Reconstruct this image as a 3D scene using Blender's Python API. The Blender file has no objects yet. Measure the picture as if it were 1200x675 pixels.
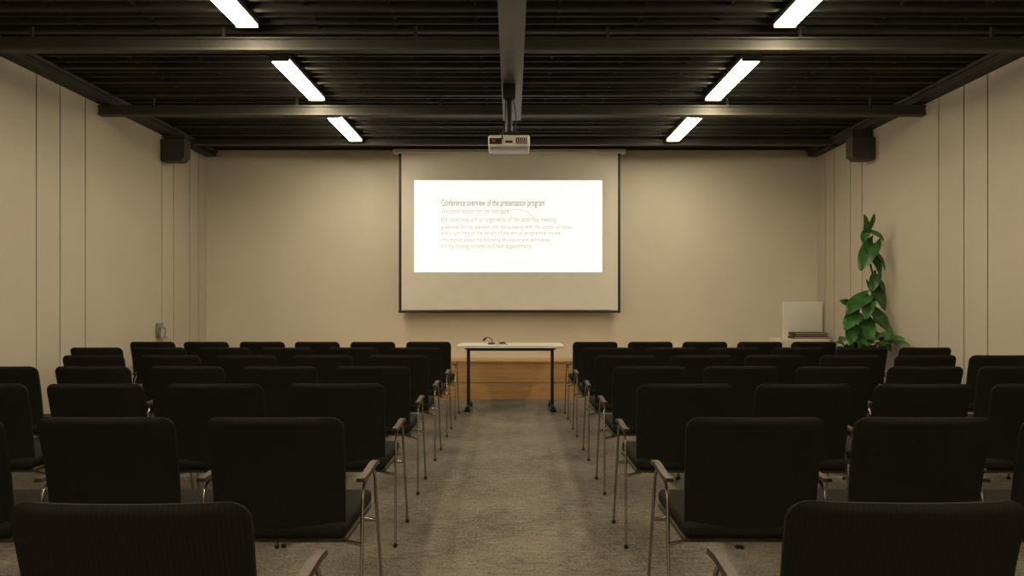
import bpy, math, random
from mathutils import Vector, Matrix
random.seed(7)
S = bpy.context.scene
try:
    S.view_settings.view_transform = 'Standard'
    S.view_settings.look = 'None'
except Exception: pass

# ---------------------------------------------------------------- materials
def mat(name, col, rough=0.6, metal=0.0, var=0.0, scale=5.0, bump=0.0, bscale=60.0, spec=0.5, emit=None, estr=0.0):
    m = bpy.data.materials.new(name); m.use_nodes = True
    nt = m.node_tree; b = nt.nodes['Principled BSDF']
    b.inputs['Base Color'].default_value = (*col, 1)
    b.inputs['Roughness'].default_value = rough
    b.inputs['Metallic'].default_value = metal
    b.inputs['Specular IOR Level'].default_value = spec
    tc = nt.nodes.new('ShaderNodeTexCoord')
    if var > 0:
        n = nt.nodes.new('ShaderNodeTexNoise'); n.inputs['Scale'].default_value = scale
        n.inputs['Detail'].default_value = 6
        r = nt.nodes.new('ShaderNodeValToRGB')
        r.color_ramp.elements[0].position = 0.3; r.color_ramp.elements[1].position = 0.7
        r.color_ramp.elements[0].color = (*[c*(1-var) for c in col], 1)
        r.color_ramp.elements[1].color = (*[min(1, c*(1+var)) for c in col], 1)
        nt.links.new(tc.outputs['Object'], n.inputs['Vector'])
        nt.links.new(n.outputs['Fac'], r.inputs['Fac'])
        nt.links.new(r.outputs['Color'], b.inputs['Base Color'])
    if bump > 0:
        n2 = nt.nodes.new('ShaderNodeTexNoise'); n2.inputs['Scale'].default_value = bscale
        bp = nt.nodes.new('ShaderNodeBump'); bp.inputs['Strength'].default_value = bump
        bp.inputs['Distance'].default_value = 0.01
        nt.links.new(tc.outputs['Object'], n2.inputs['Vector'])
        nt.links.new(n2.outputs['Fac'], bp.inputs['Height'])
        nt.links.new(bp.outputs['Normal'], b.inputs['Normal'])
    if emit:
        b.inputs['Emission Color'].default_value = (*emit, 1)
        b.inputs['Emission Strength'].default_value = estr
    return m

def fabric_mat():
    m = mat('chair_fabric', (0.016, 0.0145, 0.010), 0.8, spec=0.15)
    nt = m.node_tree; b = nt.nodes['Principled BSDF']
    tc = nt.nodes.new('ShaderNodeTexCoord')
    w = nt.nodes.new('ShaderNodeTexWave'); w.wave_type = 'BANDS'; w.bands_direction = 'X'
    w.inputs['Scale'].default_value = 30; w.inputs['Distortion'].default_value = 1.5
    w.inputs['Detail'].default_value = 3; w.inputs['Detail Scale'].default_value = 2
    r = nt.nodes.new('ShaderNodeValToRGB')
    r.color_ramp.elements[0].color = (0.0105, 0.0103, 0.0078, 1)
    r.color_ramp.elements[1].color = (0.0145, 0.0140, 0.0105, 1)
    bp = nt.nodes.new('ShaderNodeBump'); bp.inputs['Strength'].default_value = 0.10; bp.inputs['Distance'].default_value = 0.002
    nt.links.new(tc.outputs['Object'], w.inputs['Vector'])
    nt.links.new(w.outputs['Fac'], r.inputs['Fac']); nt.links.new(r.outputs['Color'], b.inputs['Base Color'])
    nt.links.new(w.outputs['Fac'], bp.inputs['Height']); nt.links.new(bp.outputs['Normal'], b.inputs['Normal'])
    return m

def wood_mat(name, c1, c2, rough=0.45, sc=(0.6, 6, 14)):
    m = mat(name, c1, rough)
    nt = m.node_tree; b = nt.nodes['Principled BSDF']
    tc = nt.nodes.new('ShaderNodeTexCoord'); mp = nt.nodes.new('ShaderNodeMapping')
    mp.inputs['Scale'].default_value = sc
    n = nt.nodes.new('ShaderNodeTexNoise'); n.inputs['Scale'].default_value = 3; n.inputs['Detail'].default_value = 8
    n.inputs['Distortion'].default_value = 1.2
    r = nt.nodes.new('ShaderNodeValToRGB')
    r.color_ramp.elements[0].position = .35; r.color_ramp.elements[1].position = .65
    r.color_ramp.elements[0].color = (*c1, 1); r.color_ramp.elements[1].color = (*c2, 1)
    nt.links.new(tc.outputs['Object'], mp.inputs['Vector']); nt.links.new(mp.outputs['Vector'], n.inputs['Vector'])
    nt.links.new(n.outputs['Fac'], r.inputs['Fac']); nt.links.new(r.outputs['Color'], b.inputs['Base Color'])
    return m

def carpet_mat():
    m = mat('carpet', (0.2, 0.17, 0.12), 0.95, spec=0.1)
    nt = m.node_tree; b = nt.nodes['Principled BSDF']
    tc = nt.nodes.new('ShaderNodeTexCoord')
    n1 = nt.nodes.new('ShaderNodeTexNoise'); n1.inputs['Scale'].default_value = 70; n1.inputs['Detail'].default_value = 5
    n2 = nt.nodes.new('ShaderNodeTexNoise'); n2.inputs['Scale'].default_value = 2.2; n2.inputs['Detail'].default_value = 7
    mp = nt.nodes.new('ShaderNodeMapping'); mp.inputs['Scale'].default_value = (1, 2.6, 1)
    n3 = nt.nodes.new('ShaderNodeTexNoise'); n3.inputs['Scale'].default_value = 12; n3.inputs['Detail'].default_value = 6
    a = nt.nodes.new('ShaderNodeMath'); a.operation = 'MULTIPLY_ADD'; a.inputs[1].default_value = 1.7
    a2 = nt.nodes.new('ShaderNodeMath'); a2.operation = 'MULTIPLY_ADD'; a2.inputs[1].default_value = 1.1
    r = nt.nodes.new('ShaderNodeValToRGB')
    r.color_ramp.elements[0].position = 0.39; r.color_ramp.elements[1].position = 0.61
    r.color_ramp.elements[0].color = (0.088, 0.079, 0.063, 1)
    r.color_ramp.elements[1].color = (0.26, 0.232, 0.186, 1)
    L = nt.links.new
    L(tc.outputs['Object'], n1.inputs['Vector']); L(tc.outputs['Object'], n2.inputs['Vector'])
    L(tc.outputs['Object'], mp.inputs['Vector']); L(mp.outputs['Vector'], n3.inputs['Vector'])
    L(n1.outputs['Fac'], a.inputs[0]); L(n2.outputs['Fac'], a.inputs[2])
    L(n3.outputs['Fac'], a2.inputs[0]); L(a.outputs[0], a2.inputs[2])
    d = nt.nodes.new('ShaderNodeMath'); d.operation = 'MULTIPLY'; d.inputs[1].default_value = 1/3.8
    L(a2.outputs[0], d.inputs[0]); L(d.outputs[0], r.inputs['Fac']); L(r.outputs['Color'], b.inputs['Base Color'])
    bp = nt.nodes.new('ShaderNodeBump'); bp.inputs['Strength'].default_value = 0.5; bp.inputs['Distance'].default_value = 0.01
    L(n1.outputs['Fac'], bp.inputs['Height']); L(bp.outputs['Normal'], b.inputs['Normal'])
    return m

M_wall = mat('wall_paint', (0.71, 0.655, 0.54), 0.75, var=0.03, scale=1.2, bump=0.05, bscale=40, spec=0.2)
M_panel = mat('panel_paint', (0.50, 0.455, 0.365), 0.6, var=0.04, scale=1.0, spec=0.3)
M_gap = mat('panel_gap_dark', (0.05, 0.04, 0.028), 0.9)
M_slab = mat('ceiling_slab_dark', (0.040, 0.040, 0.034), 0.9, var=0.3, scale=2)
M_slat = mat('ceiling_slat_metal', (0.042, 0.042, 0.036), 0.65, var=0.2, scale=3, spec=0.3)
M_beam = mat('beam_steel', (0.050, 0.049, 0.041), 0.6, var=0.12, scale=3, spec=0.25)
M_flange = mat('beam_flange', (0.080, 0.077, 0.064), 0.6, var=0.1, scale=3, spec=0.25)
M_duct = mat('duct_paint', (0.18, 0.175, 0.145), 0.5, var=0.08, scale=3)
M_lamp = mat('lamp_diffuser', (0.9, 0.9, 0.85), 0.5, emit=(1.0, 0.835, 0.60), estr=56)
M_house = mat('lamp_housing', (0.10, 0.095, 0.08), 0.5)
M_carpet = carpet_mat()
M_fab = fabric_mat()
M_chrome = mat('chrome', (0.40, 0.385, 0.35), 0.25, metal=1.0)
M_armw = wood_mat('arm_wood', (0.035, 0.022, 0.012), (0.07, 0.045, 0.025), 0.5, (8, 1, 8))
M_black = mat('black_plastic', (0.012, 0.012, 0.011), 0.45)
M_blackmet = mat('black_metal', (0.02, 0.02, 0.02), 0.4, metal=0.3)
M_white = mat('white_plastic', (0.80, 0.77, 0.70), 0.4, var=0.03)
M_screen = mat('screen_fabric', (0.82, 0.785, 0.69), 0.8, var=0.02, spec=0.1)
M_proj = mat('projected_light', (0.3, 0.3, 0.3), 0.9, emit=(1.0, 0.985, 0.92), estr=0.98)
M_text = mat('projected_text', (0.0, 0.0, 0.0), 0.9, spec=0, emit=(0.62, 0.58, 0.46), estr=0.9)
M_text2 = mat('projected_title', (0.0, 0.0, 0.0), 0.9, spec=0, emit=(0.36, 0.33, 0.24), estr=0.9)
M_tabletop = mat('table_laminate', (0.78, 0.74, 0.64), 0.35, var=0.03)
M_stage = wood_mat('stage_wood', (0.46, 0.26, 0.10), (0.60, 0.36, 0.155), 0.4, (0.5, 6, 9))
M_leaf = mat('leaf_green', (0.038, 0.115, 0.028), 0.35, var=0.5, scale=9)
M_stem = mat('stem_green', (0.06, 0.085, 0.025), 0.6)
M_moss = mat('moss_pole', (0.04, 0.03, 0.015), 0.95, var=0.4, scale=30, bump=0.8, bscale=60)
M_pot = mat('pot_ceramic', (0.25, 0.23, 0.2), 0.4)
M_soil = mat('soil', (0.03, 0.02, 0.012), 1.0, bump=0.8, bscale=50)
M_red = mat('red_label', (0.6, 0.05, 0.03), 0.5)
M_book1 = mat('book_dark', (0.03, 0.022, 0.018), 0.6)
M_book2 = mat('book_brown', (0.09, 0.05, 0.03), 0.6)
M_paper = mat('paper', (0.50, 0.47, 0.40), 0.8)
M_glass = mat('glass_clear', (0.9, 0.9, 0.85), 0.05)
M_glass.node_tree.nodes['Principled BSDF'].inputs['Transmission Weight'].default_value = 0.9

# ---------------------------------------------------------------- mesh builder
class MB:
    def __init__(s): s.v = []; s.f = []; s.m = []; s.sm = []; s.mats = []
    def mi(s, m):
        if m not in s.mats: s.mats.append(m)
        return s.mats.index(m)
    def add(s, vs, fs, m, smooth=False):
        o = len(s.v); k = s.mi(m)
        s.v += [tuple(v) for v in vs]
        for f in fs: s.f.append(tuple(i+o for i in f)); s.m.append(k); s.sm.append(smooth)
    def box(s, a, b, m, bev=0.0):
        x0, y0, z0 = a; x1, y1, z1 = b
        if bev <= 0:
            vs = [(x0,y0,z0),(x1,y0,z0),(x1,y1,z0),(x0,y1,z0),(x0,y0,z1),(x1,y0,z1),(x1,y1,z1),(x0,y1,z1)]
            s.add(vs, [(0,3,2,1),(4,5,6,7),(0,1,5,4),(1,2,6,5),(2,3,7,6),(3,0,4,7)], m)
        else:
            import bmesh
            bm = bmesh.new(); bmesh.ops.create_cube(bm, size=1)
            for v in bm.verts:
                v.co = Vector(((x0+x1)/2+v.co.x*(x1-x0), (y0+y1)/2+v.co.y*(y1-y0), (z0+z1)/2+v.co.z*(z1-z0)))
            bmesh.ops.bevel(bm, geom=bm.edges[:], offset=bev, segments=3, affect='EDGES', profile=0.5)
            bm.verts.index_update()
            s.add([v.co[:] for v in bm.verts], [[v.index for v in f.verts] for f in bm.faces], m, True)
            bm.free()
    def tube(s, pts, r, m, seg=8, cap=True):
        pts = [Vector(p) for p in pts]; n = len(pts)
        rs = r if isinstance(r, (list, tuple)) else [r]*n
        t0 = (pts[1]-pts[0]).normalized()
        up = Vector((0,0,1)) if abs(t0.z) < .9 else Vector((1,0,0))
        nn = t0.cross(up).normalized(); vs = []
        for i, p in enumerate(pts):
            t = (pts[min(i+1, n-1)]-pts[max(i-1, 0)]).normalized()
            nn = (nn - t*nn.dot(t)).normalized(); bb = t.cross(nn)
            for k in range(seg):
                a = 2*math.pi*k/seg
                vs.append(p + (nn*math.cos(a)+bb*math.sin(a))*rs[i])
        fs = []
        for i in range(n-1):
            for k in range(seg):
                a = i*seg+k; b = i*seg+(k+1) % seg
                fs.append((a, b, b+seg, a+seg))
        if cap: fs += [tuple(range(seg-1, -1, -1)), tuple(range((n-1)*seg, n*seg))]
        s.add(vs, fs, m, True)
    def lathe(s, prof, c, m, seg=20):
        vs = []; fs = []; n = len(prof)
        for (r, z) in prof:
            for k in range(seg):
                a = 2*math.pi*k/seg; vs.append((c[0]+r*math.cos(a), c[1]+r*math.sin(a), c[2]+z))
        for i in range(n-1):
            for k in range(seg):
                a = i*seg+k; b = i*seg+(k+1) % seg; fs.append((a, b, b+seg, a+seg))
        fs += [tuple(range(seg-1, -1, -1)), tuple(range((n-1)*seg, n*seg))]
        s.add(vs, fs, m, True)
    def mesh(s, name):
        me = bpy.data.meshes.new(name); me.from_pydata(s.v, [], s.f)
        for m in s.mats: me.materials.append(m)
        me.polygons.foreach_set('material_index', s.m); me.polygons.foreach_set('use_smooth', s.sm)
        me.update()
        try: me.set_sharp_from_angle(angle=math.radians(45))
        except Exception: pass
        return me
    def obj(s, name, loc=(0,0,0), rot=0, parent=None):
        o = bpy.data.objects.new(name, s.mesh(name)); S.collection.objects.link(o)
        o.location = loc; o.rotation_euler[2] = rot
        if parent: o.parent = parent
        return o

def fillet(pts, r, n=5):
    pts = [Vector(p) for p in pts]; out = [pts[0]]
    for i in range(1, len(pts)-1):
        p = pts[i]; a = (pts[i-1]-p); b = (pts[i+1]-p)
        rr = min(r, a.length*.45, b.length*.45)
        A = p+a.normalized()*rr; B = p+b.normalized()*rr
        for k in range(n+1):
            t = k/n; out.append(A*(1-t)**2 + p*2*t*(1-t) + B*t*t)
    out.append(pts[-1]); return out

# ---------------------------------------------------------------- room
HW = 4.25; D = 9.5; H = 3.40; YB = -1.6; ZT = 3.85
b = MB(); b.box((-HW-.1, YB-.1, -0.1), (HW+.1, D+.1, 0), M_carpet); b.obj('floor')
b = MB(); b.box((-HW-.1, D, 0), (HW+.1, D+.1, ZT), M_wall); b.obj('wall_back')
b = MB(); b.box((-HW-.1, YB-.1, 0), (HW+.1, YB, ZT), M_wall); b.obj('wall_front')
seams = [-.6, .55, 1.7, 2.85, 4.0, 4.32, 4.64, 6.10, 6.42, 6.80, 8.29, 8.58, 9.0, 9.26]
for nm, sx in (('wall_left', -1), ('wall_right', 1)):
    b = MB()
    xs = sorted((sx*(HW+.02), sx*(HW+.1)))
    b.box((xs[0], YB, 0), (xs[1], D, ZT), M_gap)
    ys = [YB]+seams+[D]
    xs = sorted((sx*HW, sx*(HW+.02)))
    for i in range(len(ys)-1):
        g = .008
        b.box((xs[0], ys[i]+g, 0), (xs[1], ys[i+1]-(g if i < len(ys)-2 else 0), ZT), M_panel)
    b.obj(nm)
for nm, sx in (('baseboard_left', -1), ('baseboard_right', 1)):
    b = MB(); xs = sorted((sx*(HW-.012), sx*HW)); b.box((xs[0], YB, 0), (xs[1], D, .07), M_gap); b.obj(nm)
b = MB(); b.box((-HW+.012, D-.012, 0), (HW-.012, D, .07), M_gap); b.obj('baseboard_back')

# ceiling: dark slab + open metal grille
b = MB(); b.box((-HW-.1, YB-.1, ZT), (HW+.1, D+.1, ZT+.1), M_slab)
y = YB+.08; k = 0
while y < D-.03:
    b.box((-HW, y, H), (HW, y+.022, H+.05), M_slat)
    if k % 3 == 0: b.box((-HW, y-.012, H-.014), (HW, y+.034, H), M_beam)
    y += .135; k += 1
x = -HW+.25
while x < HW:
    b.box((x, YB, H+.02), (x+.022, D, H+.09), M_slat); x += .62
b.obj('ceiling')
def cbeam(y0, zb, zt, w=.08):
    b = MB()
    b.box((-HW, y0, zb), (HW, y0+w, zb+.018), M_flange)
    b.box((-HW, y0+.012, zb+.018), (HW, y0+w-.012, zt-.015), M_beam)
    b.box((-HW, y0, zt-.015), (HW, y0+w, zt), M_beam)
    xx = -3.7
    while xx < 3.8:
        b.box((xx-.012, y0+w/2-.012, zt), (xx+.012, y0+w/2+.012, H-.014), M_slat); xx += 1.48
    b.obj('steel_beam')
for y0 in (-.05, 1.7, 3.45, 5.22, 7.0): cbeam(y0, 3.195, 3.295)
cbeam(8.78, 3.31, 3.38)
for sx, nm in ((-1, 'trim_1'), (1, 'trim_2')):
    b = MB(); xs = sorted((sx*(HW-.13), sx*HW)); b.box((xs[0], YB, 3.31), (xs[1], D, 3.40), M_beam)
    xs = sorted((sx*(HW-.16), sx*(HW-.13))); b.box((xs[0], YB, 3.37), (xs[1], D, 3.40), M_flange); b.obj(nm)
# centre duct
b = MB(); b.box((-.09, YB+.05, 3.13), (.09, 6.98, 3.185), M_duct); b.box((-.065, YB+.05, 3.185), (.065, 6.98, 3.194), M_beam)
b.obj('cable_trunking')
# wall end boxes
for sx, y0, dx, z0 in ((-1, 8.25, .29, 2.99), (1, 7.98, .27, 2.95)):
    b = MB(); xi = sx*(HW-dx); xo = sx*HW; z1 = z0+.26
    prof = [(xi, z1), (xi, z0+.05), (sx*(HW-dx+.06), z0), (xo, z0), (xo, z1)]
    vs = [(p[0], y0, p[1]) for p in prof]+[(p[0], y0+.16, p[1]) for p in prof]
    fs = [(0,1,2,3,4), (9,8,7,6,5)]+[(i, i+5, (i+1) % 5+5, (i+1) % 5) for i in range(5)]
    b.add(vs, fs, M_flange)
    b.box((min(xi, xo)+.02, y0+.04, z1), (max(xi, xo)-.02, y0+.12, 3.31), M_slat)
    b.obj('duct_end_box')

# ceiling lamps
for sx, xc in ((-1, -1.99), (1, 2.05)):
    for (a, c) in ((-1.3, -.15), (.45, 1.6), (2.2, 3.38), (3.95, 5.12), (5.84, 6.95), (7.6, 8.68)):
        b = MB()
        b.box((xc-.074, a, 3.335), (xc+.074, c, 3.35), M_lamp)
        b.box((xc-.085, a-.012, 3.35), (xc+.085, c+.012, 3.384), M_house)
        b.box((xc-.085, a-.012, 3.325), (xc+.085, a-.002, 3.35), M_house)
        b.box((xc-.085, c+.002, 3.325), (xc+.085, c+.012, 3.35), M_house)
        b.obj('ceiling_lamp')

# ---------------------------------------------------------------- stage
b = MB()
b.box((-2.6, 9.02, .0), (2.6, D-.013, .49), M_stage)
b.box((-2.61, 9.0, .225), (2.61, 9.02, .49), M_stage); b.box((-2.61, 9.0, .0), (2.61, 9.02, .215), M_stage)
b.box((-2.62, 8.985, .49), (2.62, D-.013, .51), M_stage)
b.obj('wooden_stage_platform')

# ---------------------------------------------------------------- projection screen
SY = 9.33
px = lambda x: (x-600)/85.7
pz = lambda y: 1.24+(358-y)/85.7
scr = bpy.data.objects.new('projection_screen', None); S.collection.objects.link(scr); scr.location = (0, 0, 0)
b = MB(); b.box((px(470.5), SY, pz(363)), (px(724), SY+.006, pz(179)), M_screen); b.obj('fabric', parent=scr)
b = MB()
b.box((px(467.5), SY-.002, pz(366.5)), (px(470.5), SY+.008, pz(179)), M_black)
b.box((px(724), SY-.002, pz(366.5)), (px(727), SY+.008, pz(179)), M_black)
b.tube([(px(467), SY+.003, pz(365.2)), (px(727), SY+.003, pz(365.2))], .016, M_black, 10)
b.obj('border', parent=scr)
b = MB(); b.box((px(461), SY-.05, pz(180)), (px(733), SY+.09, H-.03), M_white, .008)
for xx in (-1.3, 1.3): b.box((xx-.03, SY+.085, 3.33), (xx+.03, D-.002, 3.37), M_white)
b.obj('housing', parent=scr)
b = MB(); b.box((px(485.5), SY-.003, pz(319)), (px(705.5), SY-.0005, pz(211.5)), M_proj); b.obj('projected_slide', parent=scr)
lines = [("Conference overview of the presentation program", 238, 638, 8.5, M_text2),
         ("Welcome session for the members", 247.5, 596, 7, M_text),
         ("the objectives and arrangements of the assembly meeting", 257, 652, 7, M_text),
         ("guidelines for the speakers and the audience with the outline of topics", 266, 670, 6, M_text),
         ("and a summary of the results of the annual programme review", 273, 657, 6, M_text),
         ("information about the following discussion and workshops", 281, 645, 6, M_text),
         ("for the closing remarks and next appointments", 288.5, 623, 7, M_text)]
for i, (t, yy, xe, hh, mm) in enumerate(lines):
    cu = bpy.data.curves.new('text_line_%d' % i, 'FONT'); cu.body = t; cu.size = hh/85.7*1.3
    cu.materials.append(mm); cu.offset = 0.001 if i == 0 else 0.0
    o = bpy.data.objects.new('text_line_%d' % i, cu); S.collection.objects.link(o)
    o.rotation_euler = (math.pi/2, 0, 0); o.parent = scr
    bpy.context.view_layer.update()
    w = o.dimensions.x
    o.scale.x = (px(xe)-px(517))/w
    o.location = (px(517), SY-.0045, pz(yy+hh*.4))
b = MB(); pts = []
for k in range(13):
    a = math.pi*(.15+.7*k/12); pts.append((px(605)+.26*math.cos(a), SY-.005, pz(262)+.19*math.sin(a)))
b.tube(pts, .004, M_text, 6); b.obj('slide_curve', parent=scr)

# ---------------------------------------------------------------- projector
PY = 5.85; pc = -.025
P = bpy.data.objects.new('ceiling_projector', None); S.collection.objects.link(P); P.location = (pc, PY, 2.62)
b = MB(); b.box((-.175, -.14, -.055), (.175, .14, .05), M_white, .02)
b.box((-.165, -.145, -.03), (-.06, -.138, .02), M_black, .002)
b.box((-.14, -.148, -.015), (-.115, -.144, .008), M_red)
for k in range(6): b.box((.06+.016*k, -.143, -.03), (.068+.016*k, -.139, .025), M_black)
b.box((-.03, -.143, -.02), (.03, -.139, .0), M_blackmet)
b.obj('body', parent=P)
b = MB(); b.tube([(-.07, .13, 0), (-.07, .175, 0)], .04, M_black, 16); b.tube([(-.07, .16, 0), (-.07, .177, 0)], .03, M_glass, 16); b.obj('lens', parent=P)
b = MB()
b.box((-.15, -.1, .058), (.15, .1, .07), M_black); b.box((-.08, -.06, .07), (.08, .06, .095), M_black, .005)
for (xx, yy) in ((-.13, -.08), (.13, -.08), (-.13, .08), (.13, .08)): b.tube([(xx, yy, .045), (xx, yy, .06)], .01, M_black, 8)
b.tube([(0, 0, .09), (0, 0, .51)], .03, M_blackmet, 12)
b.box((-.055, -.05, .38), (.055, .05, .508), M_blackmet, .006)
b.tube(fillet([(.05, -.05, .09), (.06, -.05, .25), (.03, -.03, .4), (.03, -.03, .51)], .06), .006, M_black, 6)
b.tube(fillet([(-.05, -.1, .0), (-.06, -.19, .03), (-.03, -.12, .14), (-.03, -.03, .35), (-.03, -.02, .51)], .06), .005, M_black, 6)
b.obj('mount', parent=P)

# ---------------------------------------------------------------- chair
def chair_mesh():
    b = MB()
    zt, zb, R = .85, .405, .045
    zs = []
    for k in range(7): 
        a = math.pi/2*k/6; zs.append(zt-R+R*math.cos(a))
    for k in range(1, 8): zs.append(zt-R-(zt-R-zb-.03)*k/7)
    for k in range(1, 4): zs.append(zb+.03-.03*math.sin(math.pi/2*k/3))
    NX = 12
    def hw(z):
        base = .243-.010*(zt-z)/(zt-zb)
        if z > zt-R:
            q = (z-(zt-R))/R; base = base-R+R*math.sqrt(max(0, 1-q*q))
        if z < zb+.03:
            q = (zb+.03-z)/.03; base = base-.03+.03*math.sqrt(max(0, 1-q*q))
        return base
    def yc(z, x):
        t = (zt-z)/(zt-zb)
        return -.035+.085*t+.02*math.sin(math.pi*t)*.6 + .028*(x/.24)**2*(1-.3*t)
    vs = []; fs = []
    for side in (0, 1):
        for z in zs:
            w = hw(z)
            for i in range(NX+1):
                u = -1+2*i/NX; xx = w*u
                edge = min(1-abs(u)**6, 1)
                q = min(1, (zt-z)/.02+.25, (z-zb)/.02+.25)
                th = .016*(.35+.65*edge)*q
                vs.append((xx, yc(z, xx)+(-th if side == 0 else th), z))
    n = len(zs); W = NX+1; off = n*W
    for r in range(n-1):
        for i in range(NX):
            a = r*W+i
            fs.append((a, a+W, a+W+1, a+1)); a += off; fs.append((a, a+1, a+W+1, a+W))
    for r in range(n-1):
        a = r*W; fs.append((a, a+off, a+off+W, a+W)); a = r*W+NX; fs.append((a, a+W, a+off+W, a+off))
    for i in range(NX):
        fs.append((i, i+1, i+1+off, i+off)); a = (n-1)*W+i; fs.append((a, a+off, a+1+off, a+1))
    b.add(vs, fs, M_fab, True)
    b.box((-.24, .03, .405), (.24, .50, .465), M_fab, .022)
    b.box((-.242, .05, .388), (.242, .48, .412), M_armw, .008)
    for s in (-1, 1):
        p = fillet([(s*.285, .07, .012), (s*.274, .16, .572), (s*.276, .36, .592), (s*.288, .47, .012)], .06)
        b.tube(p, .0068, M_chrome, 8)
        for xx, yy in ((.285, .07), (.288, .47)): b.lathe([(.010, 0), (.012, .006), (.010, .02)], (s*xx, yy, 0), M_black, 10)
        am = fillet([(s*.270, .14, .590), (s*.274, .20, .592), (s*.274, .34, .606), (s*.274, .40, .600)], .05)
        for q in range(len(am)-1):
            A, B = am[q], am[q+1]
            w0 = .017; h0 = .007
            vv = []
            for P_ in (A, B):
                vv += [(P_.x-w0, P_.y, P_.z-h0), (P_.x+w0, P_.y, P_.z-h0), (P_.x+w0*.8, P_.y, P_.z+h0), (P_.x-w0*.8, P_.y, P_.z+h0)]
            b.add(vv, [(0,1,5,4), (1,2,6,5), (2,3,7,6), (3,0,4,7), (0,3,2,1), (4,5,6,7)], M_armw)
        b.tube([(s*.279, .115, .36), (s*.20, .12, .375), (s*.19, .16, .385)], .007, M_chrome, 8)
        b.tube([(s*.281, .405, .36), (s*.20, .40, .375), (s*.19, .36, .385)], .007, M_chrome, 8)
    b.tube([(-.28, .405, .36), (.28, .405, .36)], .007, M_chrome, 8)
    return b.mesh('conference_chair')
CH = chair_mesh()
def chair(x, y, r=0):
    o = bpy.data.objects.new('conference_chair', CH); S.collection.objects.link(o)
    o.location = (x, y, 0); o.rotation_euler[2] = r
rows = [(1.38, .765, .80), (2.40, .835, .855), (3.42, .885, .87), (4.40, .90, .89), (5.38, .90, .90), (6.37, .90, .90), (7.37, .905, .90)]
for k, (y, xl, xr) in enumerate(rows):
    sp = .598
    for i in range(6):
        j = lambda a: random.uniform(-a, a)
        if not (k == 4 and i == 5): chair(-(xl+sp*min(i, 4)+(.585 if i == 5 else 0))+j(.004), y+j(.012), j(.008))
        if k == 6 and i == 5: continue
        chair((xr+.59*i)+j(.004), y+j(.012), j(.008))

# ---------------------------------------------------------------- table
T = bpy.data.objects.new('presenter_table', None); S.collection.objects.link(T); T.location = (-.02, 7.9, 0)
b = MB(); b.box((-.62, 0, .745), (.62, .6, .778), M_tabletop, .004); b.obj('table_top', parent=T)
for i, s in enumerate((-1, 1)):
    b = MB()
    b.box((s*.5-.018, .22, .03), (s*.5+.018, .30, .745), M_blackmet, .006)
    b.box((s*.5-.02, .02, .035), (s*.5+.02, .56, .065), M_blackmet, .008)
    b.box((s*.5-.03, .06, .725), (s*.5+.03, .54, .745), M_blackmet)
    for yy in (.04, .54): b.tube([(s*.5-.03, yy, .022), (s*.5+.03, yy, .022)], .022, M_black, 12)
    b.obj('leg_%d' % i, parent=T)
b = MB(); b.box((-.5, .24, .70), (.5, .265, .74), M_blackmet); b.obj('rail', parent=T)
b = MB()
b.lathe([(.05, 0), (.05, .01), (.035, .02), (.01, .022)], (0, 0, 0), M_black, 18)
b.tube(fillet([(0, 0, .02), (0, 0, .06), (-.05, 0, .085), (-.075, 0, .07)], .03), .005, M_blackmet, 8)
b.tube([(-.068, 0, .075), (-.09, 0, .055), (-.105, 0, .04)], [.01, .014, .011], M_black, 10)
b.obj('desk_microphone', (-.24, 8.15, .778))
b = MB(); b.box((-.07, -.05, 0), (.07, .05, .012), M_paper); b.box((-.02, -.03, .012), (.05, .03, .03), M_black, .006)
b.obj('notepad', (-.13, 8.05, .778), .3)

# ---------------------------------------------------------------- side cabinet with board and books
b = MB()
b.box((3.55, 9.05, .06), (4.22, 9.45, .80), M_wall, .006); b.box((3.58, 9.08, 0), (4.19, 9.44, .06), M_black)
b.box((3.56, 9.04, .09), (3.88, 9.052, .78), M_wall); b.box((3.89, 9.04, .09), (4.21, 9.052, .78), M_wall)
b.box((3.85, 9.025, .42), (3.86, 9.04, .52), M_chrome); b.box((3.91, 9.025, .42), (3.92, 9.04, .52), M_chrome)
b.obj('side_cabinet')
b = MB()
b.box((-.27, -.03, 0), (.27, .0, .49), M_white, .006); b.box((-.22, .0, 0), (-.18, .12, .02), M_black); b.box((.18, 0, 0), (.22, .12, .02), M_black)
b.obj('display_board', (3.95, 9.3, .80), 0)
b = MB()
z = 0
for (w, h, m_) in ((.46, .03, M_book1), (.43, .025, M_book2), (.44, .03, M_book1)):
    b.box((-w/2, -.1, z), (w/2, .1, z+h-.003), m_, .003); b.box((-w/2+.01, -.102, z+.008), (w/2-.01, .09, z+h-.012), M_paper); z += h
b.obj('book_stack', (3.97, 9.16, .80))

b = MB(); b.box((0, -.06, 0), (.035, .06, .17), M_chrome, .006); b.lathe([(.028, 0), (.03, .05), (.028, .10), (.012, .12)], (.065, 0, .0), M_glass, 14)
b.box((.0, -.035, -.015), (.1, .035, 0), M_chrome, .003)
b.obj('soap_dispenser', (-HW, 8.2, .86))

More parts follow.
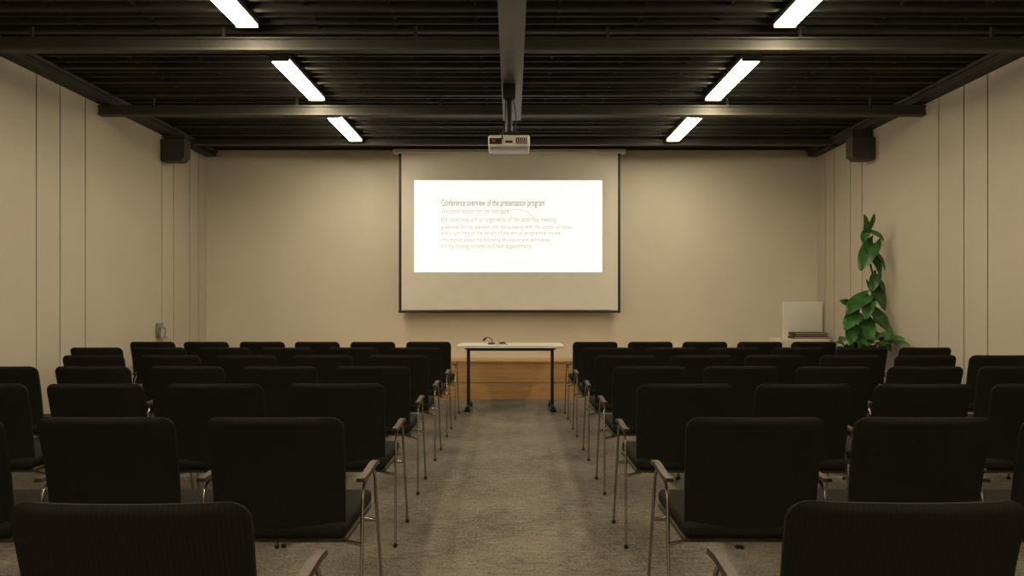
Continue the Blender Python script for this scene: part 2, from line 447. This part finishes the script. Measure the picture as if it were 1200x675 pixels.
# ---------------------------------------------------------------- plant
PX, PYY = 3.89, 7.75
PL = bpy.data.objects.new('climbing_potted_plant', None); S.collection.objects.link(PL); PL.location = (PX, PYY, 0)
bpy.context.view_layer.update()
def plobj(b, name):
    b.v = [(v[0]-PX, v[1]-PYY, v[2]) for v in b.v]
    return b.obj(name, parent=PL)
b = MB(); b.lathe([(.12, 0), (.14, .01), (.175, .30), (.185, .32), (.17, .32), (.16, .28)], (PX, PYY, 0), M_pot, 28)
b.lathe([(.15, .27), (.15, .285)], (PX, PYY, 0), M_soil, 20); plobj(b, 'pot')
def qz(y): return 1.24+(358-y)/103.3
def qx(x): return (x-600)/103.3
spine = [(PX, PYY, .28), (PX+.03, PYY, .7), (qx(1011), PYY, qz(375)), (qx(1022), PYY, qz(350)), (qx(1024), PYY, qz(322)), (qx(1016), PYY, qz(298)), (qx(1017), PYY, qz(275)), (qx(1014), PYY, qz(258))]
b = MB(); b.tube(fillet(spine, .1), .012, M_stem, 8); b.tube([(PX, PYY, .28), (PX+.01, PYY+.01, 1.15)], .024, M_moss, 10); plobj(b, 'stem')
b = MB()
XM = HW-.05
def leaf(base, tip, W, facing, root=None, droop=.12, fold=.25):
    base = Vector(base); tip = Vector(tip)
    base.x = min(base.x, XM-.03); tip.x = min(tip.x, XM-.02); L = (tip-base).length
    u = (tip-base).normalized(); nrm = Vector(facing); nrm = (nrm-u*nrm.dot(u)).normalized(); s = u.cross(nrm)
    N = 12; K = 6; vs = []; fs = []
    for i in range(N+1):
        t = i/N
        w = W*1.6*(max(t, .02)**.42)*(max(0, 1-t)**.75)
        for k in range(-K//2, K//2+1):
            v = k/(K/2)
            y = t*L-.28*L*abs(v)**1.3*(1-t)**3
            h = fold*w*abs(v)**1.2*.9+droop*L*math.sin(t*math.pi)*.5+.02*L*math.sin(8*t+3*v)
            p = base+u*y+s*(w*v)+nrm*h
            p.x = min(p.x, XM)
            vs.append(p)
    C = K+1
    for i in range(N):
        for k in range(K):
            a = i*C+k; fs.append((a, a+1, a+C+1, a+C))
    b.add(vs, fs, M_leaf, True)
    b.tube([base+nrm*.001, base.lerp(tip, .9)+nrm*droop*L*.2], [.004, .0015], M_stem, 5)
    if root:
        r = Vector(root); mid = (r+base)/2+Vector((0, 0, .03))
        b.tube([r, mid, base], .0045, M_stem, 6)
def lp(x0, y0, x1, y1, W, dy0=-.03, dy1=-.10, f=(0, -1, .35)):
    z0 = qz(y0)
    best = min(spine[2:], key=lambda p: abs(p[2]-z0-.02))
    leaf((qx(x0), PYY+dy0, z0), (qx(x1), PYY+dy1, qz(y1)), W*1.12, f, (best[0], PYY, best[2]))
lp(1013, 272, 1008, 252, .045); lp(1017, 268, 1020, 251, .035)
lp(1019, 272, 1031, 283, .055, f=(.4, -1, .5)); lp(1014, 272, 1006, 286, .055, f=(-.5, -1, .7))
lp(1022, 286, 1003, 318, .115, f=(-.5, -1, .5)); lp(1016, 294, 1027, 324, .085, f=(.3, -1, .5))
lp(1026, 298, 1037, 318, .07, f=(.7, -.8, .5)); lp(1024, 326, 1038, 344, .08, f=(.7, -1, .6))
lp(1020, 334, 1034, 364, .10, f=(.1, -1, .5)); lp(1026, 322, 1016, 342, .07, f=(-.4, -1, .4))
lp(1014, 348, 986, 368, .11, f=(-.5, -1, .8)); lp(1018, 350, 1004, 374, .09, dy1=-.2, f=(-.4, -1, .7))
lp(1018, 362, 1032, 388, .11, dy1=-.18, f=(.3, -1, .6)); lp(1006, 368, 981, 386, .11, dy1=-.15, f=(-.4, -1, .9))
lp(1012, 374, 1006, 400, .105, dy1=-.25, f=(-.1, -1, .6)); lp(1002, 360, 984, 352, .065, dy0=.05, dy1=.0, f=(-.3, -1, .5))
lp(1024, 376, 1036, 396, .09, dy1=-.3, f=(.3, -1, .9)); lp(1000, 384, 984, 404, .09, dy1=-.22, f=(-.5, -1, .8))
lp(1008, 390, 994, 410, .085, dy1=-.3, f=(-.2, -1, .7)); lp(1020, 390, 1028, 410, .085, dy1=-.3, f=(.2, -1, .7))
for k in range(24):
    a = random.uniform(0, 2*math.pi); rr = random.uniform(.06, .2); z0 = random.uniform(.45, .78)
    c = Vector((PX, PYY-.02, z0)); dirv = Vector((math.cos(a), math.sin(a), 0))
    base = c+dirv*rr+Vector((0, 0, .1)); tip = base+dirv*.15+Vector((0, 0, random.uniform(-.15, .03)))
    tip.x = max(3.68, min(tip.x, 4.16)); base.x = max(3.75, min(base.x, 4.08))
    leaf(base, tip, random.uniform(.06, .08), dirv*.3+Vector((0, -.45, 1)), c-Vector((0, 0, .1)))
for (x1, y1, z1) in ((4.16, 7.38, .82), (4.14, 7.45, .92), (4.05, 7.36, .80), (3.74, 7.5, .84), (3.95, 7.4, .86), (4.17, 7.24, .88), (4.17, 7.5, .76), (3.85, 7.38, .80), (4.17, 7.15, .82)):
    c = Vector((PX, PYY-.02, .62)); t = Vector((x1, y1, z1)); base = c.lerp(t, .66)+Vector((0, 0, .08))
    leaf(base, t, .07, Vector((0, -.8, 1)), c)
plobj(b, 'leaves')

# ---------------------------------------------------------------- world + camera
w = bpy.data.worlds.new('World'); S.world = w; w.use_nodes = True
w.node_tree.nodes['Background'].inputs[0].default_value = (.5, .42, .3, 1); w.node_tree.nodes['Background'].inputs[1].default_value = .02
cam = bpy.data.objects.new('camera', bpy.data.cameras.new('camera')); S.collection.objects.link(cam)
cam.location = (0, 0, 1.24); cam.rotation_euler = (math.pi/2, 0, 0)
cam.data.sensor_width = 36; cam.data.lens = 24.0; cam.data.shift_y = 20.5/1200
cam.data.clip_start = .05
S.camera = cam
